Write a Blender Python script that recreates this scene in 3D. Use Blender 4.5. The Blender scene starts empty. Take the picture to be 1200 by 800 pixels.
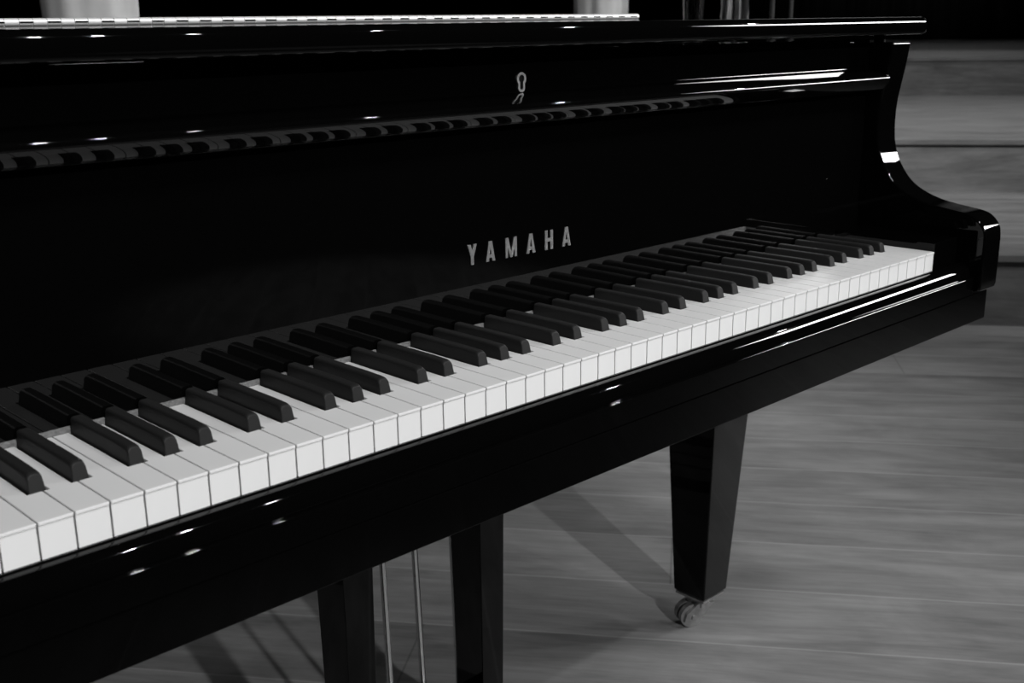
import bpy, bmesh, math, random
from mathutils import Vector, Matrix
random.seed(4)
scene = bpy.context.scene
COL = scene.collection
FLOOR = -0.720           # floor below the key tops; everything is laid out from the key tops, then lifted
UP = 0.720
K = 0.02356              # pitch of the white keys

# ------------------------------------------------------------------ helpers
def tag(o, label=None, cat=None, group=None, kind=None):
    if label: o['label'] = label
    if cat: o['category'] = cat
    if group: o['group'] = group
    if kind: o['kind'] = kind
    return o

def empty(name, loc=(0, 0, 0)):
    o = bpy.data.objects.new(name, None)
    o.empty_display_size = .1
    COL.objects.link(o); o.location = loc
    return o

def link(name, bm, mat, parent=None, smooth=None, at=None):
    """one mesh object; vertices are given in key-top coordinates (metres)"""
    bmesh.ops.recalc_face_normals(bm, faces=bm.faces)
    me = bpy.data.meshes.new(name)
    if smooth is not None:
        for f in bm.faces: f.smooth = True
        for e in bm.edges:
            if len(e.link_faces) == 2:
                e.smooth = e.calc_face_angle(0) < math.radians(smooth)
    off = Vector(at) if at else Vector((0, 0, 0))
    if parent is None: off = off - Vector((0, 0, 0))
    for v in bm.verts: v.co -= off
    bm.to_mesh(me); bm.free()
    for m in (mat if isinstance(mat, (list, tuple)) else [mat]): me.materials.append(m)
    o = bpy.data.objects.new(name, me)
    COL.objects.link(o)
    if smooth is not None:
        wn = o.modifiers.new('flat_faces', 'WEIGHTED_NORMAL'); wn.mode = 'FACE_AREA'; wn.weight = 80; wn.keep_sharp = True
    if parent is not None:
        o.parent = parent; o.location = off - ORG.get(parent.name, Vector((0, 0, 0)))
        ORG[o.name] = off
    else:
        o.location = off + Vector((0, 0, UP))
        ORG[o.name] = off
    return o
ORG = {}

def prism(bm, pts, axis, a, b, mi=0):
    """closed outline swept along an axis.  axis 'x': pts are (y,z); 'y': (x,z); 'z': (x,y)"""
    def P(p, t):
        return {'x': (t, p[0], p[1]), 'y': (p[0], t, p[1]), 'z': (p[0], p[1], t)}[axis]
    n = len(pts)
    A = [bm.verts.new(P(p, a)) for p in pts]
    B = [bm.verts.new(P(p, b)) for p in pts]
    fs = [bm.faces.new(A), bm.faces.new(B[::-1])]
    for i in range(n):
        j = (i + 1) % n
        fs.append(bm.faces.new((A[i], B[i], B[j], A[j])))
    for f in fs: f.material_index = mi
    return A + B, fs

def box(bm, x0, x1, y0, y1, z0, z1, mi=0):
    return prism(bm, [(x0, y0), (x1, y0), (x1, y1), (x0, y1)], 'z', z0, z1, mi)

def bevel(bm, w, seg=2, ang=25, edges=None):
    bmesh.ops.recalc_face_normals(bm, faces=bm.faces)
    es = edges if edges is not None else [e for e in bm.edges if len(e.link_faces) == 2 and e.calc_face_angle(0) > math.radians(ang)]
    bmesh.ops.bevel(bm, geom=es, offset=w, segments=seg, profile=.5, affect='EDGES', clamp_overlap=True)

def loft(bm, sections, cap=True, mi=0):
    """sections: list of equal-length rings of 3-D points"""
    rings = [[bm.verts.new(p) for p in s] for s in sections]
    n = len(rings[0])
    for a, b in zip(rings, rings[1:]):
        for i in range(n):
            j = (i + 1) % n
            bm.faces.new((a[i], a[j], b[j], b[i])).material_index = mi
    if cap:
        bm.faces.new(rings[0][::-1]).material_index = mi
        bm.faces.new(rings[-1]).material_index = mi

def tube(bm, p, q, r0, r1=None, n=16, mi=0):
    r1 = r0 if r1 is None else r1
    p, q = Vector(p), Vector(q); d = (q - p).normalized()
    u = d.orthogonal().normalized(); v = d.cross(u)
    s = []
    for c, r in ((p, r0), (q, r1)):
        s.append([c + r * (math.cos(2 * math.pi * i / n) * u + math.sin(2 * math.pi * i / n) * v) for i in range(n)])
    loft(bm, s, mi=mi)

def smooth_curve(pts, n=6):
    """Catmull-Rom through open list of 2-D points"""
    out = []
    P = [pts[0]] + list(pts) + [pts[-1]]
    for i in range(1, len(P) - 2):
        p0, p1, p2, p3 = P[i - 1], P[i], P[i + 1], P[i + 2]
        for k in range(n):
            t = k / n
            out.append(tuple(.5 * (2 * p1[c] + (p2[c] - p0[c]) * t + (2 * p0[c] - 5 * p1[c] + 4 * p2[c] - p3[c]) * t * t
                                   + (3 * p1[c] - p0[c] - 3 * p2[c] + p3[c]) * t ** 3) for c in (0, 1)))
    out.append(tuple(pts[-1]))
    return out

def arc(cy, cz, r, a0, a1, n):
    return [(cy - r * math.cos(math.radians(a0 + (a1 - a0) * k / n)), cz + r * math.sin(math.radians(a0 + (a1 - a0) * k / n))) for k in range(n + 1)]

# ------------------------------------------------------------------ materials
def mat(name, col, rough=.5, metal=0., ior=1.45, spec=.5, emit=None):
    m = bpy.data.materials.new(name); m.use_nodes = True
    b = m.node_tree.nodes['Principled BSDF']
    c = col if isinstance(col, tuple) else (col, col, col)
    b.inputs['Base Color'].default_value = (*c, 1)
    b.inputs['Roughness'].default_value = rough
    b.inputs['Metallic'].default_value = metal
    b.inputs['IOR'].default_value = ior
    b.inputs['Specular IOR Level'].default_value = spec
    return m

def add_noise(m, scale, lo, hi, stretch=(1, 1, 1), to='Base Color', detail=4, bump=0):
    nt = m.node_tree; b = nt.nodes['Principled BSDF']
    tc = nt.nodes.new('ShaderNodeTexCoord'); mp = nt.nodes.new('ShaderNodeMapping')
    mp.inputs['Scale'].default_value = stretch
    nz = nt.nodes.new('ShaderNodeTexNoise'); nz.inputs['Scale'].default_value = scale; nz.inputs['Detail'].default_value = detail
    rp = nt.nodes.new('ShaderNodeValToRGB')
    rp.color_ramp.elements[0].position = .3; rp.color_ramp.elements[1].position = .7
    rp.color_ramp.elements[0].color = (lo, lo, lo, 1); rp.color_ramp.elements[1].color = (hi, hi, hi, 1)
    nt.links.new(tc.outputs['Object'], mp.inputs['Vector']); nt.links.new(mp.outputs['Vector'], nz.inputs['Vector'])
    nt.links.new(nz.outputs['Fac'], rp.inputs['Fac']); nt.links.new(rp.outputs['Color'], b.inputs[to])
    if bump:
        bp = nt.nodes.new('ShaderNodeBump'); bp.inputs['Strength'].default_value = bump; bp.inputs['Distance'].default_value = .001
        nt.links.new(nz.outputs['Fac'], bp.inputs['Height']); nt.links.new(bp.outputs['Normal'], b.inputs['Normal'])
    return m

LACQ = mat('black_lacquer', .001, .02, ior=1.33)
WHITE = add_noise(mat('ivory_plastic', .64, .3, ior=1.4), 9, .62, .68)
EBONY = add_noise(mat('ebony', .010, .5, ior=1.27), 30, .010, .015, (1, .05, 1))
FELT = add_noise(mat('felt', .15, .95, spec=.1), 400, .09, .17)
BRASS = add_noise(mat('satin_brass', .42, .42, 1.), 300, .36, .5)
CHROME = mat('nickel', .8, .42, .55)
STEEL = mat('polished_rod', .62, .25, 1.)
CAST = add_noise(mat('cast_brass', .35, .4, .8), 60, .25, .42)
DARK = mat('dark_slot', .004, .7, spec=.1)
RUB = mat('dark_wood_underside', .006, .6, spec=.2)
CURT = add_noise(mat('black_curtain', .002, .95, spec=0.), 3, .001, .0025, (6, 6, .2))

def wood(name, base, ang, width=None, offs=0., cross=None, gloss=.42):
    """planks laid along direction ang (radians, world xy); grain stretched along them"""
    m = bpy.data.materials.new(name); m.use_nodes = True
    nt = m.node_tree; N = nt.nodes; L = nt.links
    b = N['Principled BSDF']; b.inputs['Roughness'].default_value = gloss
    b.inputs['Specular IOR Level'].default_value = .1
    tc = N.new('ShaderNodeNewGeometry')
    rot = N.new('ShaderNodeVectorRotate'); rot.rotation_type = 'Z_AXIS'; rot.inputs['Angle'].default_value = -ang
    L.new(tc.outputs['Position'], rot.inputs['Vector'])
    sep = N.new('ShaderNodeSeparateXYZ'); L.new(rot.outputs['Vector'], sep.inputs[0])
    def M(op, a, bb=None, c=None):
        n = N.new('ShaderNodeMath'); n.operation = op
        for i, v in enumerate((a, bb, c)):
            if v is None: continue
            if isinstance(v, (int, float)): n.inputs[i].default_value = v
            else: L.new(v, n.inputs[i])
        return n.outputs[0]
    w = width or 10.
    u = M('DIVIDE', M('SUBTRACT', sep.outputs['Y'], offs), w)
    row = M('FLOOR', u); fr = M('SUBTRACT', u, row)
    wn = N.new('ShaderNodeTexWhiteNoise'); wn.noise_dimensions = '1D'; L.new(row, wn.inputs['W'])
    # stretched grain, different in every row
    def grain(sx, sy, det, seed, rough=.6, dist=0):
        cmb = N.new('ShaderNodeCombineXYZ')
        L.new(M('ADD', M('MULTIPLY', sep.outputs['X'], sx), M('MULTIPLY', wn.outputs['Value'], 37.)), cmb.inputs[0])
        L.new(M('MULTIPLY', sep.outputs['Y'], sy), cmb.inputs[1])
        L.new(M('ADD', M('MULTIPLY', sep.outputs['Z'], sy), seed), cmb.inputs[2])
        nz = N.new('ShaderNodeTexNoise'); nz.inputs['Scale'].default_value = 1; nz.inputs['Detail'].default_value = det
        nz.inputs['Roughness'].default_value = rough; nz.inputs['Distortion'].default_value = dist
        L.new(cmb.outputs[0], nz.inputs['Vector']); return nz.outputs['Fac']
    g1 = grain(1.7, 15, 6, 1.3, .65, .9); g2 = grain(8., 95, 4, 7.7, .7, .6); g3 = grain(3.2, 6, 4, 4.1, .6, .8)
    t = M('ADD', M('MULTIPLY', M('SUBTRACT', g1, .5), 1.25), M('MULTIPLY', M('SUBTRACT', g2, .5), .6))
    t = M('ADD', t, M('MULTIPLY', M('SUBTRACT', g3, .5), .9))
    t = M('ADD', t, M('MULTIPLY', M('SUBTRACT', wn.outputs['Value'], .5), .22))
    val = M('MULTIPLY', M('ADD', 1., t), base)
    if width:
        edge = M('MINIMUM', fr, M('SUBTRACT', 1., fr))
        seam = M('SUBTRACT', 1., M('SMOOTH_MIN', M('DIVIDE', edge, .018), 1., .05))
        seam = M('MAXIMUM', seam, 0.)
        val = M('ADD', val, M('MULTIPLY', seam, base * .5))
        # butt joints between boards of a row: thin dark lines
        lx = M('DIVIDE', M('ADD', sep.outputs['X'], M('ADD', M('MULTIPLY', wn.outputs['Value'], 5.3), cross or 0.)), 5.3)
        fx = M('SUBTRACT', lx, M('FLOOR', lx))
        j = M('LESS_THAN', fx, .0007)
        val = M('MULTIPLY', val, M('SUBTRACT', 1., M('MULTIPLY', j, .3)))
    val = M('MAXIMUM', val, .01)
    cc = N.new('ShaderNodeCombineColor')
    for i in range(3): L.new(val, cc.inputs[i])
    L.new(cc.outputs[0], b.inputs['Base Color'])
    bp = N.new('ShaderNodeBump'); bp.inputs['Strength'].default_value = .15; bp.inputs['Distance'].default_value = .002
    L.new(g2, bp.inputs['Height']); L.new(bp.outputs['Normal'], b.inputs['Normal'])
    rr = M('ADD', gloss, M('MULTIPLY', M('SUBTRACT', g1, .5), .3)); L.new(rr, b.inputs['Roughness'])
    return m

PANG = math.radians(-52.9)                    # direction of the stage boards
PD = Vector((math.cos(PANG), math.sin(PANG), 0)); ND = Vector((-math.sin(PANG), math.cos(PANG), 0))
FLOORM = wood('stage_boards', .19, PANG, .204, .172)
STEPM = wood('step_boards', .15, PANG, None)

# ------------------------------------------------------------------ the setting
def slab(name, n0, n1, p0, p1, z0, z1, m, bev=0.):
    bm = bmesh.new()
    c = [PD * p0 + ND * n0, PD * p1 + ND * n0, PD * p1 + ND * n1, PD * p0 + ND * n1]
    prism(bm, [(v.x, v.y) for v in c], 'z', z0, z1)
    if bev: bevel(bm, bev, 2)
    o = link(name, bm, m, smooth=30); o['kind'] = 'structure'; return o

B1, B2, B3, B4 = 3.429, 4.945, 8.293, 17.5
Z1, Z2, Z3 = -.4685, -.226, .046
slab('floor', -9, B1 + .02, -13, 13, FLOOR - .06, FLOOR, FLOORM)
for (n0, n1, z1, z0) in ((B1, B2, Z1, FLOOR), (B2, B3, Z2, FLOOR), (B3, B4, Z3, FLOOR)):
    slab('stage_step', n0, n1 + .02, -13, 13, z0 - .06, z1 - .028, STEPM)
    slab('step_tread', n0 - .012, n1 + .02, -13, 13, z1 - .028, z1, STEPM, .006)
# black drapes closing the stage: pleated sheet standing on the top step
def drape(name, a, b, z0, z1):
    bm = bmesh.new(); a, b = Vector(a), Vector(b); d = (b - a); ln = d.length; d.normalize(); nrm = Vector((-d.y, d.x, 0))
    n = int(ln / .06); f = []; k = []
    for i in range(n + 1):
        s = ln * i / n; w = .09 * math.sin(s * 9 + .8 * math.sin(s * 1.7))
        p = a + d * s
        f.append(((p + nrm * w).x, (p + nrm * w).y)); k.append(((p + nrm * (w + .03)).x, (p + nrm * (w + .03)).y))
    prism(bm, f + k[::-1], 'z', z0, z1)
    o = link(name, bm, CURT, smooth=60); o['kind'] = 'structure'; return o
q = lambda p, n: (PD * p + ND * n)
drape('stage_drape', q(-13, B4 - .5), q(13, B4 - .5), Z3, 1.15)
slab('wall_back', B4, B4 + .1, -13, 13, Z3 - .06, 6.0, STEPM)

# ------------------------------------------------------------------ the grand piano
piano = empty('grand_piano', (.61, .6, 0))
tag(piano, 'polished black grand piano on the wooden stage, keyboard open, name letters on the fallboard', 'piano')
ORG[piano.name] = Vector((.61, .6, FLOOR))
XR, XL = 1.340, -.115                       # outer faces of the case
XI, XJ = 1.290, -.065                       # inner faces of the arms
YF = .1492                                  # face of the open fallboard

# --- white keys
letters = 'ABCDEFG'
def has_black(b): return 1 <= b <= 51 and letters[(b - 1) % 7] in 'ACDFG'
OFFS = {'A': .0036, 'C': -.003, 'D': .003, 'F': -.0038, 'G': -.0002}
def bx(b): return b * K + OFFS[letters[(b - 1) % 7]]
YB = .1468
for i in range(52):
    g = .0005
    x0, x1 = i * K + g, (i + 1) * K - g
    nl, nr = .0074, .0074
    pts = [(x0, 0), (x1, 0)]
    if has_black(i + 1):
        xr = bx(i + 1) - nr; pts += [(x1, .0487), (xr, .0487), (xr, YB)]
    else: pts += [(x1, YB)]
    if has_black(i):
        xl = bx(i) + nl; pts += [(xl, YB), (xl, .0487), (x0, .0487)]
    else: pts += [(x0, YB)]
    bm = bmesh.new()
    prism(bm, pts, 'z', -.0026, 0)
    bevel(bm, .0006, 2, edges=[e for e in bm.edges if all(abs(v.co.z) < 1e-6 for v in e.verts) or
                               (all(abs(v.co.y) < 1e-6 for v in e.verts))])
    body = [((x + (.0002 if x > (x0 + x1) / 2 else -.0002) * -1), y if y > .001 else .0011) for x, y in pts]
    prism(bm, body, 'z', -.0255, -.0026)
    link('white_key', bm, WHITE, piano, smooth=40, at=((x0 + x1) / 2, 0, 0))

# --- black keys: tapering sides, sloping rounded nose
def black_key(b):
    cx = bx(b); bm = bmesh.new()
    def ring(y, top, hw_b, hw_t, r):
        z0 = -.006
        out = [(cx - hw_b, y, z0)]
        # up the left flank, over a rounded crown, down the right one
        for a in range(0, 7):
            t = math.pi - math.pi / 2 * a / 6
            out.append((cx - hw_t + r + r * math.cos(t), y, top - r + r * math.sin(t)))
        for a in range(0, 7):
            t = math.pi / 2 - math.pi / 2 * a / 6
            out.append((cx + hw_t - r + r * math.cos(t), y, top - r + r * math.sin(t)))
        out.append((cx + hw_b, y, z0))
        return out
    # the nose leans back: rings are sheared by height
    def lean(rg, y0, s):
        return [(x, y0 + max(0, z + .001) * s, z) for x, y, z in rg]
    secs = [lean(ring(0, .0104, .0057, .0046, .0040), .0494, .30),
            lean(ring(0, .0112, .0061, .0050, .0040), .0497, .32),
            lean(ring(0, .0119, .0063, .0051, .0038), .0506, .34),
            lean(ring(0, .0123, .0063, .0051, .0034), .0530, .30),
            ring(.075, .0124, .0063, .0050, .0026), ring(YB - .0005, .0120, .0063, .0050, .0026)]
    loft(bm, secs)
    link('black_key', bm, EBONY, piano, smooth=32, at=(cx, .05, 0))
for b in range(1, 52):
    if has_black(b): black_key(b)

# --- felt strip along the back of the keys
bm = bmesh.new(); prism(bm, [(.1472, -.004), (.1535, -.004), (.1535, .0042), (.1490, .0042), (.1474, .0030)], 'x', -.001, 52 * K + .001)
link('felt_strip', bm, FELT, piano)
# --- key frame under the keys (dark, seen only through gaps)
bm = bmesh.new(); box(bm, -.02, 1.245, .006, .30, -.060, -.027)
link('key_frame', bm, RUB, piano)

# --- key blocks at both ends
for x0, x1 in ((52 * K + .002, XI), (XJ, -.002)):
    bm = bmesh.new(); box(bm, x0, x1, .0005, .149, -.060, .0112); bevel(bm, .0015, 3)
    link('key_block', bm, LACQ, piano, smooth=40)

# --- key slip: rounded top rail over a flat face
slip = ([(-.004, -.060), (-.004, -.0262)] + arc(-.0060, -.0243, .0015, 170, 25, 8) + [(-.0080, -.0242), (-.0092, -.0243), (-.0112, -.0246), (-.0136, -.0254), (-.0160, -.0269),
        (-.0182, -.0291), (-.0199, -.0320), (-.0210, -.0352), (-.0217, -.0380), (-.0220, -.0406), (-.0240, -.0406)]
        + arc(-.0243, -.0427, .0021, 84, 0, 7) + [(-.0264, -.0445), (-.0264, -.0640), (-.004, -.0640)])
bm = bmesh.new(); prism(bm, slip, 'x', XJ, XI); link('key_slip', bm, LACQ, piano, smooth=42)

# --- key bed
bm = bmesh.new(); box(bm, XJ - .045, XI + .045, -.0272, .42, -.1043, -.0644); bevel(bm, .0012, 2)
link('key_bed', bm, LACQ, piano, smooth=40)

# --- arms (cheeks) with the S-shaped front, from the photo's silhouette
prof = [(.1144, .2643), (.1182, .2344), (.1233, .2052), (.1275, .1790), (.1279, .1458), (.1239, .1190), (.1136, .0961), (.0954, .0739),
        (.0712, .0598), (.0441, .0512), (.0108, .0459), (-.0109, .0428), (-.0238, .0372), (-.0330, .0270), (-.0366, .0150), (-.0372, -.010), (-.0366, -.0540)]
pc = smooth_curve(prof, 5)
armpts = pc + [(-.0352, -.0585), (-.031, -.0600), (.40, -.0600), (.40, .2643)]
for xa, xb in ((XI, XR), (XL, XJ)):
    bm = bmesh.new(); prism(bm, armpts, 'x', xa, xb)
    bmesh.ops.recalc_face_normals(bm, faces=bm.faces)
    bevel(bm, .003, 3, edges=[e for e in bm.edges if len(e.link_faces) == 2 and e.calc_face_angle(0) > math.radians(60)])
    link('cheek_arm', bm, LACQ, piano, smooth=35)

# --- rim: bent sides from the arms to the tail, plus the closed bottom
TAIL = 1.62
outer = [(XR, .38), (XR, .60), (1.325, .78), (1.27, .94), (1.17, 1.08), (1.05, 1.20), (.95, 1.31), (.87, 1.42), (.79, 1.52), (.68, 1.59), (.52, TAIL),
         (.36, 1.615), (.20, 1.58), (.06, 1.50), (-.05, 1.38), (-.10, 1.22), (XL, 1.0), (XL, .38)]
oc = smooth_curve(outer, 5)
def inset(c, d):
    out = []
    for i, p in enumerate(c):
        a = Vector(c[max(i - 1, 0)]); b_ = Vector(c[min(i + 1, len(c) - 1)])
        t = (b_ - a).normalized(); n = Vector((-t.y, t.x)); out.append((p[0] + n.x * d, p[1] + n.y * d))
    return out
bm = bmesh.new(); prism(bm, oc + inset(oc, .05)[::-1], 'z', -.105, .2643); bevel(bm, .003, 2, 60)
link('rim', bm, LACQ, piano, smooth=40)
bm = bmesh.new(); prism(bm, inset(oc, .045), 'z', -.070, -.050); link('bottom_board', bm, RUB, piano)
for x in (.25, .95):
    bm = bmesh.new(); box(bm, x - .03, x + .03, .425, 1.2, -.125, -.07); bevel(bm, .004, 2); link('bottom_beam', bm, RUB, piano)

# --- fallboard: upright mirror-black board with a rounded nose, then the upright panel with the keyhole
fall = ([(.1492, .0045), (.1492, .1975), (.1478, .1997), (.1340, .2003)] + arc(.1280, .2041, .0036, -88, -52, 4)
        + arc(.1557, .2348, .0450, -48, -29, 10) + arc(.1195, .2164, .0044, -27, 70, 10)
        + [(.1270, .2232), (.1350, .2254), (.1415, .2269)] + [(.1456, .2277), (.1476, .2283), (.1488, .2295), (.1492, .2312)]
        + [(.1492, .2690), (.1700, .2690), (.1700, .0045)])
bm = bmesh.new(); prism(bm, fall, 'x', XJ + .0015, XI - .0015)
fb = link('fallboard', bm, LACQ, piano, smooth=38)
# raised letters
def strokes(ch, x0, x1, z0, z1, w):
    m = (x0 + x1) / 2; h = z1 - z0; hw = w / 2; P = []
    if ch == 'Y':
        zm = z0 + .46 * h
        P += [[(m - hw, z0), (m + hw, z0), (m + hw, zm), (m - hw, zm)],
              [(x0, z1), (x0 + w, z1), (m + hw, zm), (m - hw, zm - .06 * h)], [(x1 - w, z1), (x1, z1), (m + hw, zm - .06 * h), (m - hw, zm)]]
    if ch == 'A':
        P += [[(x0, z0), (x0 + w, z0), (m + .2 * w, z1), (m - .55 * w, z1)], [(x1 - w, z0), (x1, z0), (m + .55 * w, z1), (m - .2 * w, z1)],
              [(x0 + .7 * w, z0 + .17 * h), (x1 - .7 * w, z0 + .17 * h), (x1 - .9 * w, z0 + .34 * h), (x0 + .9 * w, z0 + .34 * h)]]
    if ch == 'M':
        P += [[(x0, z0), (x0 + .8 * w, z0), (x0 + .8 * w, z1), (x0, z1)], [(x1 - .8 * w, z0), (x1, z0), (x1, z1), (x1 - .8 * w, z1)],
              [(x0, z1), (x0 + w, z1), (m + .38 * w, z0), (m - .38 * w, z0)], [(x1 - w, z1), (x1, z1), (m + .38 * w, z0), (m - .38 * w, z0)]]
    if ch == 'H':
        P += [[(x0, z0), (x0 + w, z0), (x0 + w, z1), (x0, z1)], [(x1 - w, z0), (x1, z0), (x1, z1), (x1 - w, z1)],
              [(x0 + w * .9, z0 + .42 * h), (x1 - w * .9, z0 + .42 * h), (x1 - w * .9, z0 + .6 * h), (x0 + w * .9, z0 + .6 * h)]]
    return P
for ch, a, c in (('Y', .5386, .5506), ('A', .5629, .5753), ('M', .5899, .6057), ('A', .6196, .6324), ('H', .6468, .6587), ('A', .6728, .6860)):
    bm = bmesh.new()
    for k, poly in enumerate(strokes(ch, a, c, .0656, .0860, .0039)):
        prism(bm, poly, 'y', YF - .0009 - k * .00003, YF + .0006)
    link('letter', bm, BRASS, fb, at=((a + c) / 2, YF, .0656))['label'] = 'raised satin metal letter ' + ch
# keyhole escutcheon: keyhole-shaped ring with a dark hole
def keyhole(cx, z0, z1, r, w):
    zc = z1 - r; out = []
    a0 = math.asin(min(1, w / r)) 
    for k in range(25):
        a = -math.pi / 2 + a0 + (2 * math.pi - 2 * a0) * k / 24
        out.append((cx + r * math.cos(a), zc + r * math.sin(a)))
    rb = w * .8
    out += [(cx - w * 1.08, z0 + rb), (cx - w * .8, z0 + .25 * rb), (cx - w * .4, z0), (cx + w * .4, z0), (cx + w * .8, z0 + .25 * rb), (cx + w * 1.08, z0 + rb)]
    return out
O = keyhole(.6145, .2290, .2478, .0063, .0044); I = keyhole(.6145, .2312, .2453, .0037, .0020)
bm = bmesh.new()
for (A, B_) in ((O, I),):
    n = len(A); y0, y1 = YF - .0014, YF + .0005
    v = [[bm.verts.new((p[0], y, p[1])) for p in L_] for L_ in (A, B_) for y in (y0, y1)]
    for i in range(n):
        j = (i + 1) % n
        bm.faces.new((v[0][i], v[0][j], v[2][j], v[2][i])); bm.faces.new((v[0][i], v[1][i], v[1][j], v[0][j]))
        bm.faces.new((v[2][i], v[2][j], v[3][j], v[3][i])); bm.faces.new((v[1][i], v[3][i], v[3][j], v[1][j]))
link('keyhole_escutcheon', bm, BRASS, fb, at=(.6145, YF, .228))['label'] = 'metal keyhole surround'
bm = bmesh.new(); prism(bm, I, 'y', YF - .0003, YF + .0004); link('keyhole', bm, DARK, fb, at=(.6145, YF, .2305))

# --- lid: front flap with a rounded edge, rising very slightly to its hinge, and the main lid behind
def ztop(x, y): return .2932 + (x - .1) / 1.257 * .0042 + min(max(y - .098, 0), .50) / .50 * .0046
def lid_profile():
    # (y, z measured from the lid's top at that place)
    r = ([(.5965, -.0215), (.1040, -.0228), (.1005, -.0222), (.0985, -.0205), (.0976, -.0175), (.0973, -.0140), (.0972, -.0105)]
         + arc(.1060, -.0088, .0088, 4, 90, 9) + [(.5965, 0)])
    return r
XLL, XLR = XL - .016, XR + .017
bm = bmesh.new()
secs = []
xs = [XLL, XLL + .0025, XLL + .007, XLL + .013, 0.1, .4, .7, 1.0, XLR - .013, XLR - .007, XLR - .0025, XLR]
ins = [.0075, .0035, .0010, 0, 0, 0, 0, 0, 0, .0010, .0035, .0075]
for x, i_ in zip(xs, ins):
    ring = []
    for y, dz in lid_profile():
        zc = -.0115; k = 1 - i_ / .0122
        ring.append((x, y if y > .3 else y + i_, ztop(x, y) + zc + (dz - zc) * k))
    secs.append(ring)
loft(bm, secs); lid = link('lid_flap', bm, LACQ, piano, smooth=50)
# hinge along the flap's rear edge: knuckles, every other one slotted
HY = .600
bm = bmesh.new(); x = XLL + .012; k = 0; HX = 1.3315; PITCH = .0152
while x < HX - .004:
    x1 = min(x + PITCH, HX)
    zc = ztop(x, HY) + .0040
    n = 14; r = .0043
    tube(bm, (x + .0003, HY, zc), (x1 - .0003, HY, ztop(x1, HY) + .0040), r if k % 2 else r * 1.0, n=n)
    if k % 2 == 0: box(bm, x + .0006, x1 - .0006, HY - r - .0004, HY - r + .002, zc - .0009, zc + .0009, 1)
    x = x1; k += 1
box(bm, XLL + .012, HX, HY - .0005, HY + .02, ztop(.6, HY) - .001, ztop(.6, HY) + .0002)
link('lid_hinge', bm, [CHROME, DARK], piano, smooth=40)
main = [(XLR, .606), (XLR, .62)] + [p for p in inset(oc, -.016) if p[1] > .63] + [(XLL, .62), (XLL, .606)]
bm = bmesh.new(); prism(bm, main, 'z', .2745, .2955); bevel(bm, .006, 3, 50)
link('main_lid', bm, LACQ, piano, smooth=40)
# small rubber bumpers carrying the flap on the arms
for x in (1.318, -.093):
    bm = bmesh.new(); tube(bm, (x, .150, .2640), (x, .150, .2765), .008, .007); link('lid_bumper', bm, RUB, piano, smooth=40)

# --- legs
def leg(cx, cy, zt=-.1048, y_in=0):
    bm = bmesh.new()
    ht, hb = .0585, .0325; zb = -.655
    ring = lambda h, z: [(cx - h, cy - h, z), (cx + h, cy - h, z), (cx + h, cy + h, z), (cx - h, cy + h, z)]
    loft(bm, [[(x + .004, y - .004, z) for x, y, z in ring(ht, zt)], ring(hb, zb), ring(hb - .004, zb - .005)])
    bevel(bm, .0025, 2, 40)
    l = link('leg', bm, LACQ, piano, smooth=30, at=(cx, cy, zt))
    # caster: plate, forked housing, double wheel, axle
    bm = bmesh.new()
    box(bm, cx - .030, cx + .030, cy - .030, cy + .030, zb - .0085, zb - .005)
    tube(bm, (cx, cy, zb - .026), (cx, cy, zb - .008), .017, .020)
    d = Vector((-.90, .43, 0)); s = Vector((.43, .90, 0))
    for sg in (-1, 1):
        c0 = Vector((cx, cy, 0)) + s * (.017 * sg)
        pl = [(-.018, zb - .020), (.014, zb - .020), (.034, zb - .036), (.038, zb - .050), (.022, zb - .052), (.0, zb - .038)]
        vs = []
        for t in (-.003, .003):
            vs.append([c0 + s * t + d * a + Vector((0, 0, z)) for a, z in pl])
        loft(bm, vs)
    box(bm, cx - .018, cx + .018, cy - .018, cy + .018, zb - .026, zb - .018)
    ca = link('caster', bm, CAST, l, smooth=35, at=(cx, cy, zb))
    bm = bmesh.new(); w0 = Vector((cx, cy, FLOOR + .0215)) + d * .021
    for sg in (-1, 1):
        tube(bm, w0 + s * (.003 * sg), w0 + s * (.0135 * sg), .0212, n=28)
    tube(bm, w0 - s * .0235, w0 + s * .0235, .0045, n=12)
    return l, bm, ca
def add_leg(cx, cy, zt=-.1048):
    l, wheel, ca = leg(cx, cy, zt)
    link('caster_wheel', wheel, CAST, l, smooth=40)
add_leg(1.2835, .398); add_leg(-.052, .398); add_leg(.52, 1.50, -.068)

# --- pedal lyre: two tapering pillars, three trap rods, pedal box with three pedals, two braces
lyre = empty('pedal_lyre'); lyre.parent = piano; lyre.location = Vector((.60, .33, -.62)) - ORG[piano.name]; ORG[lyre.name] = Vector((.60, .33, -.62))
def pillar(x0, x1, y0, y1):
    bm = bmesh.new(); cx, cy = (x0 + x1) / 2, (y0 + y1) / 2
    loft(bm, [[(cx + sx * (x1 - x0) / 2 * k, cy + sy * (y1 - y0) / 2 * k, z) for sx, sy in ((-1, -1), (1, -1), (1, 1), (-1, 1))] for z, k in ((-.106, 1.07), (-.58, .84))])
    bevel(bm, .0015, 2, 40); link('lyre_post', bm, LACQ, lyre, smooth=30)
pillar(.4745, .5175, .300, .358); pillar(.6830, .7255, .300, .360)
bm = bmesh.new(); box(bm, .455, .745, .285, .385, -.655, -.580); bevel(bm, .008, 3); link('pedal_box', bm, LACQ, lyre, smooth=40)
bm = bmesh.new(); box(bm, .455, .745, .29, .37, -.118, -.1052); bevel(bm, .002, 2); link('lyre_block', bm, LACQ, lyre, smooth=40)
for xt, xb in ((.5735, .577), (.6225, .630), (.687, .690)):
    bm = bmesh.new(); tube(bm, (xt, .366, -.107), (xb, .356, -.60), .0042); link('trap_rod', bm, STEEL, lyre, smooth=40)
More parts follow.
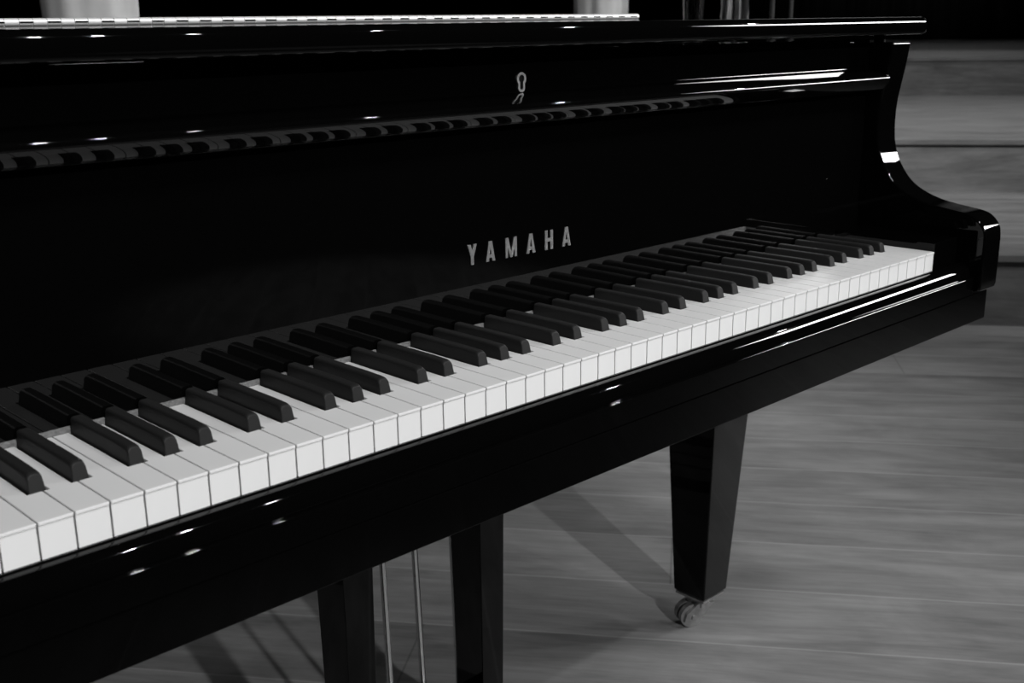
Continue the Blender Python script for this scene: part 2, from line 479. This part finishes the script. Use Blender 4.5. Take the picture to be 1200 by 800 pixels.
for x in (.54, .60, .66):
    bm = bmesh.new()
    loft(bm, [[(x + a * w, y, -.628 + dz + b_ * .006) for a, b_ in ((-1, -1), (1, -1), (1, 1), (-1, 1))] for y, w, dz in ((.30, .010, 0), (.24, .011, .004), (.20, .018, 0), (.178, .021, -.006), (.168, .014, -.012))])
    bevel(bm, .003, 2, 40); link('pedal', bm, BRASS, lyre, smooth=40)
# ------------------------------------------------------------------ things standing behind the piano
def see(u, v, dist):
    """point (key-top frame) seen at a place of the photograph, at a horizontal distance from the camera"""
    a = 0.7652 + math.atan((u - 600) / 1325.3 * math.cos(.2701))
    return Vector((-.1857 + math.sin(a) * dist, -.6666 + math.cos(a) * dist, 0)), a
CLOTH = add_noise(mat('white_cloth', .62, .9, spec=.2), 14, .55, .66)
PALE = add_noise(mat('pale_cloth', .4, .9, spec=.2), 20, .28, .46)
BLK = mat('black_metal', .012, .45)
GLASS = mat('clear_glass', .9, .04, ior=1.45); GLASS.node_tree.nodes['Principled BSDF'].inputs['Transmission Weight'].default_value = 1
def draped_pedestal(u, dist, rad, seed, label, waist):
    """round high table in a fitted white cover: taut top, waist, splayed foot, soft folds"""
    p, a = see(u, 0, dist); e = empty('draped_pedestal', (p.x, p.y, FLOOR + UP)); ORG[e.name] = Vector((p.x, p.y, FLOOR))
    tag(e, label, 'pedestal', 'white cloth-covered pedestals behind the piano')
    rnd = random.Random(seed); n = 72; secs = []
    ph = [rnd.uniform(0, 6.3) for _ in range(4)]
    H = [(0, 1.45), (.03, 1.42), (.25, 1.15), (.55, 1.0), (.85, .96), (1.0, .98), (1.1, 1.0), (1.25, 1.04), (1.40, 1.08), (1.42, 1.05)]
    for h, k in H:
        ring = []
        for i in range(n):
            t = 2 * math.pi * i / n
            amp = .035 if h < 1.3 else .02
            w = 1 + amp * math.sin(4 * t + ph[0]) + amp * .7 * math.sin(7 * t + ph[1] + h) + amp * .4 * math.sin(13 * t + ph[2] - 2 * h)
            ring.append((p.x + rad * k * w * math.cos(t), p.y + rad * k * w * math.sin(t), FLOOR + h))
        secs.append(ring)
    bm = bmesh.new(); loft(bm, secs); link('cloth_cover', bm, CLOTH, e, smooth=70)
    bm = bmesh.new(); tube(bm, (p.x, p.y, FLOOR + 1.421), (p.x, p.y, FLOOR + 1.445), rad * 1.12, rad * 1.1, 48); link('top_plate', bm, CLOTH, e, smooth=40)
draped_pedestal(115, 3.35, .124, 1, 'tall white cloth-covered pedestal behind the left end of the lid hinge', 1.0)
draped_pedestal(709, 3.75, .084, 5, 'slim white cloth-covered pedestal behind the right end of the lid hinge', 1.0)
def mic_stand(u, dist, label):
    p, a = see(u, 0, dist); e = empty('microphone_stand', (p.x, p.y, FLOOR + UP)); ORG[e.name] = Vector((p.x, p.y, FLOOR)); tag(e, label, 'stand', 'thin stands behind the piano')
    bm = bmesh.new(); tube(bm, (p.x, p.y, FLOOR), (p.x, p.y, FLOOR + .018), .032, .030, 32); tube(bm, (p.x, p.y, FLOOR + .018), (p.x, p.y, FLOOR + .035), .022, .016, 24); link('base', bm, BLK, e, smooth=40)
    bm = bmesh.new(); tube(bm, (p.x, p.y, FLOOR + .03), (p.x, p.y, FLOOR + .95), .011); tube(bm, (p.x, p.y, FLOOR + .9), (p.x, p.y, FLOOR + 1.5), .0075); link('pole', bm, POLE, e, smooth=40)
    bm = bmesh.new(); tube(bm, (p.x, p.y, FLOOR + .88), (p.x, p.y, FLOOR + .97), .016, .014); link('clutch', bm, BLK, e, smooth=40)
    bm = bmesh.new(); tube(bm, (p.x, p.y, FLOOR + 1.5), (p.x, p.y - .02, FLOOR + 1.53), .012); tube(bm, (p.x, p.y - .02, FLOOR + 1.53), (p.x, p.y - .03, FLOOR + 1.63), .012, .02); link('microphone', bm, BLK, e, smooth=40)
POLE = mat('grey_pole', .10, .4, .5)
mic_stand(909, 3.7, 'thin grey stand behind the lid, the one nearer the pale cloth')
mic_stand(931, 4.15, 'thin grey stand behind the lid, the rightmost upright')
# a dark stand with a pale cloth hung over its bar
p, a = see(864, 0, 4.0); e = empty('coat_stand', (p.x, p.y, FLOOR + UP)); ORG[e.name] = Vector((p.x, p.y, FLOOR))
tag(e, 'dark pole stand behind the lid carrying a pale hanging cloth', 'stand')
bm = bmesh.new(); tube(bm, (p.x, p.y, FLOOR), (p.x, p.y, FLOOR + .02), .06, .055, 32); link('base', bm, BLK, e, smooth=40)
bm = bmesh.new(); tube(bm, (p.x, p.y, FLOOR + .015), (p.x, p.y, FLOOR + 1.35), .012); link('pole', bm, BLK, e, smooth=40)
R_ = Vector((math.cos(a), -math.sin(a), 0)); T_ = Vector((math.sin(a), math.cos(a), 0))
bm = bmesh.new(); tube(bm, p + R_ * -.06 + Vector((0, 0, FLOOR + 1.34)), p + R_ * .06 + Vector((0, 0, FLOOR + 1.34)), .01); link('bar', bm, BLK, e, smooth=40)
bm = bmesh.new(); secs = []
for h in range(15):
    z = FLOOR + 1.355 - h * .026; ring = []; k = .030 + .0013 * h
    for side in (1, -1):
        for i in range(25):
            t = -1 + 2 * i / 24; t = t * side
            fold = .012 * math.sin(9 * t + .8 + .12 * h) * min(1, h / 5 + .2) + .006 * math.sin(21 * t + .3 * h)
            c = p + R_ * (k * t + .004 * math.sin(h * .7)) + T_ * (-.036 + fold - (.003 if side == 1 else -.003) )
            ring.append((c.x, c.y, z - .012 * math.sin(5 * t + 1) * (h / 14)))
    secs.append(ring)
loft(bm, secs)
cl = link('hanging_cloth', bm, PALE, smooth=70, at=(p.x, p.y, FLOOR + 1.0)); tag(cl, 'pale crumpled cloth hanging from a dark stand behind the lid', 'cloth')
# a clear vase on a dark plinth
p, a = see(817, 0, 3.6); e = empty('plinth', (p.x, p.y, FLOOR + UP)); ORG[e.name] = Vector((p.x, p.y, FLOOR)); tag(e, 'narrow black plinth behind the lid under a clear glass vase', 'plinth')
bm = bmesh.new(); box(bm, p.x - .07, p.x + .07, p.y - .07, p.y + .07, FLOOR + .06, FLOOR + .94); bevel(bm, .004, 2); link('column', bm, BLK, e, smooth=40)
bm = bmesh.new(); box(bm, p.x - .075, p.x + .075, p.y - .075, p.y + .075, FLOOR, FLOOR + .06); bevel(bm, .006, 2); link('foot', bm, BLK, e, smooth=40)
bm = bmesh.new(); out = [(.030, 0), (.033, .01), (.026, .05), (.031, .10), (.034, .18), (.036, .30), (.040, .36)]
inn = [(.037, .36), (.033, .30), (.031, .18), (.028, .10), (.023, .05), (.026, .02), (.001, .018)]
n = 32; loft(bm, [[(p.x + r_ * (1 + .06 * math.sin(8 * 2 * math.pi * i / n)) * math.cos(2 * math.pi * i / n), p.y + r_ * (1 + .06 * math.sin(8 * 2 * math.pi * i / n)) * math.sin(2 * math.pi * i / n), FLOOR + .94 + h) for i in range(n)] for r_, h in out + inn])
vz = link('vase', bm, GLASS, smooth=60, at=(p.x, p.y, FLOOR + .94)); tag(vz, 'fluted clear glass vase on a narrow black plinth behind the lid', 'vase')

# ------------------------------------------------------------------ camera
f, yaw, pit, roll = 1325.3, .7652, .2701, -.0136
C = Vector((-.1857, -.6666, .2896 + UP))
d = Vector((math.sin(yaw) * math.cos(pit), math.cos(yaw) * math.cos(pit), -math.sin(pit)))
r = d.cross(Vector((0, 0, 1))).normalized(); u = r.cross(d)
c_, s_ = math.cos(roll), math.sin(roll)
xr = c_ * r + s_ * u; yu = c_ * u - s_ * r
cam = bpy.data.objects.new('camera', bpy.data.cameras.new('camera')); COL.objects.link(cam)
M = Matrix(((xr.x, yu.x, -d.x, C.x), (xr.y, yu.y, -d.y, C.y), (xr.z, yu.z, -d.z, C.z), (0, 0, 0, 1)))
cam.matrix_world = M
cam.data.sensor_width = 36; cam.data.lens = f / 1200 * 36; cam.data.clip_start = .02
cam.data.dof.use_dof = True; cam.data.dof.focus_distance = 1.15; cam.data.dof.aperture_fstop = 13
scene.camera = cam

# ------------------------------------------------------------------ light
w = bpy.data.worlds.new('hall'); scene.world = w; w.use_nodes = True
w.node_tree.nodes['Background'].inputs[0].default_value = (.6, .6, .6, 1)
w.node_tree.nodes['Background'].inputs[1].default_value = .004
def spot(loc, target, power, rad=.05, size=70, blend=.6):
    L = bpy.data.lights.new('stage_or_fill_spot', 'SPOT'); L.energy = power; L.shadow_soft_size = rad
    L.spot_size = math.radians(size); L.spot_blend = blend
    o = bpy.data.objects.new('stage_or_fill_spot', L); COL.objects.link(o)
    o.location = loc; o.rotation_euler = (Vector(target) - Vector(loc)).to_track_quat('-Z', 'Y').to_euler(); return o
def area(name, loc, target, power, sx, sy):
    L = bpy.data.lights.new(name, 'AREA'); L.energy = power; L.shape = 'RECTANGLE'; L.size = sx; L.size_y = sy
    o = bpy.data.objects.new(name, L); COL.objects.link(o)
    o.location = loc; o.rotation_euler = (Vector(target) - Vector(loc)).to_track_quat('-Z', 'Y').to_euler(); return o
spot((-.45, -4.2, 2.45), (.95, .6, .45), 540, .05, 35)
spot((.1, -2.7, 4.7), (.75, .3, .6), 380, .30, 34)
for x, p, t, sz in ((1.95, 90, (1.1, 1.6, 0), 40), (2.25, 90, (1.2, 1.6, 0), 40), (2.75, 40, (1.4, 1.6, 0), 40), (3.9, 115, (1.3, 1.9, .4), 35),
                    (5.5, 140, (1.3, 1.9, .4), 34), (7.6, 160, (1.3, 1.9, .4), 30)):
    spot((x, -3.0, 4.4), t, p, .032, sz, .2)
spot((3.0, -2.4, 4.9), (3.0, 2.8, 0), 420, .10, 40)  # added fill, brightens the boards right of the piano
spot((2.3, -2.3, 4.6), (2.35, -2.5, 0), 560, .08, 26, .7)  # added lamp, pools light on unseen front floor for the fallboard to mirror
a_ = area('side_panel_light', (8.1, -3.5, 3.02), (1.2, .1, .8), 9, 2.1, 1.0); a_.data.spread = math.radians(30)
spot((2.6, -.2, 4.4), (5.6, 1.9, .2), 900, .06, 54, 1.)  # added lamp to brighten the step risers and treads
spot((6.3, 2.5, 5.6), (6.5, 2.5, .5), 520, .06, 60, 1.)  # added overhead lamp, lifts the brightness of the second tread
spot((9.0, 3.6, 4.9), (9.2, 3.8, .77), 200, .05, 34, 1.)
spot((11.0, 4.0, 4.6), (16.5, 8.5, 3.6), 2600, .05, 60, 1.)  # added lamp on the wall above the drape, for its reflection in the cheek

vs = scene.view_settings
vs.view_transform = 'Standard'; vs.look = 'None'; vs.gamma = 1; vs.exposure = 0; vs.use_curve_mapping = False
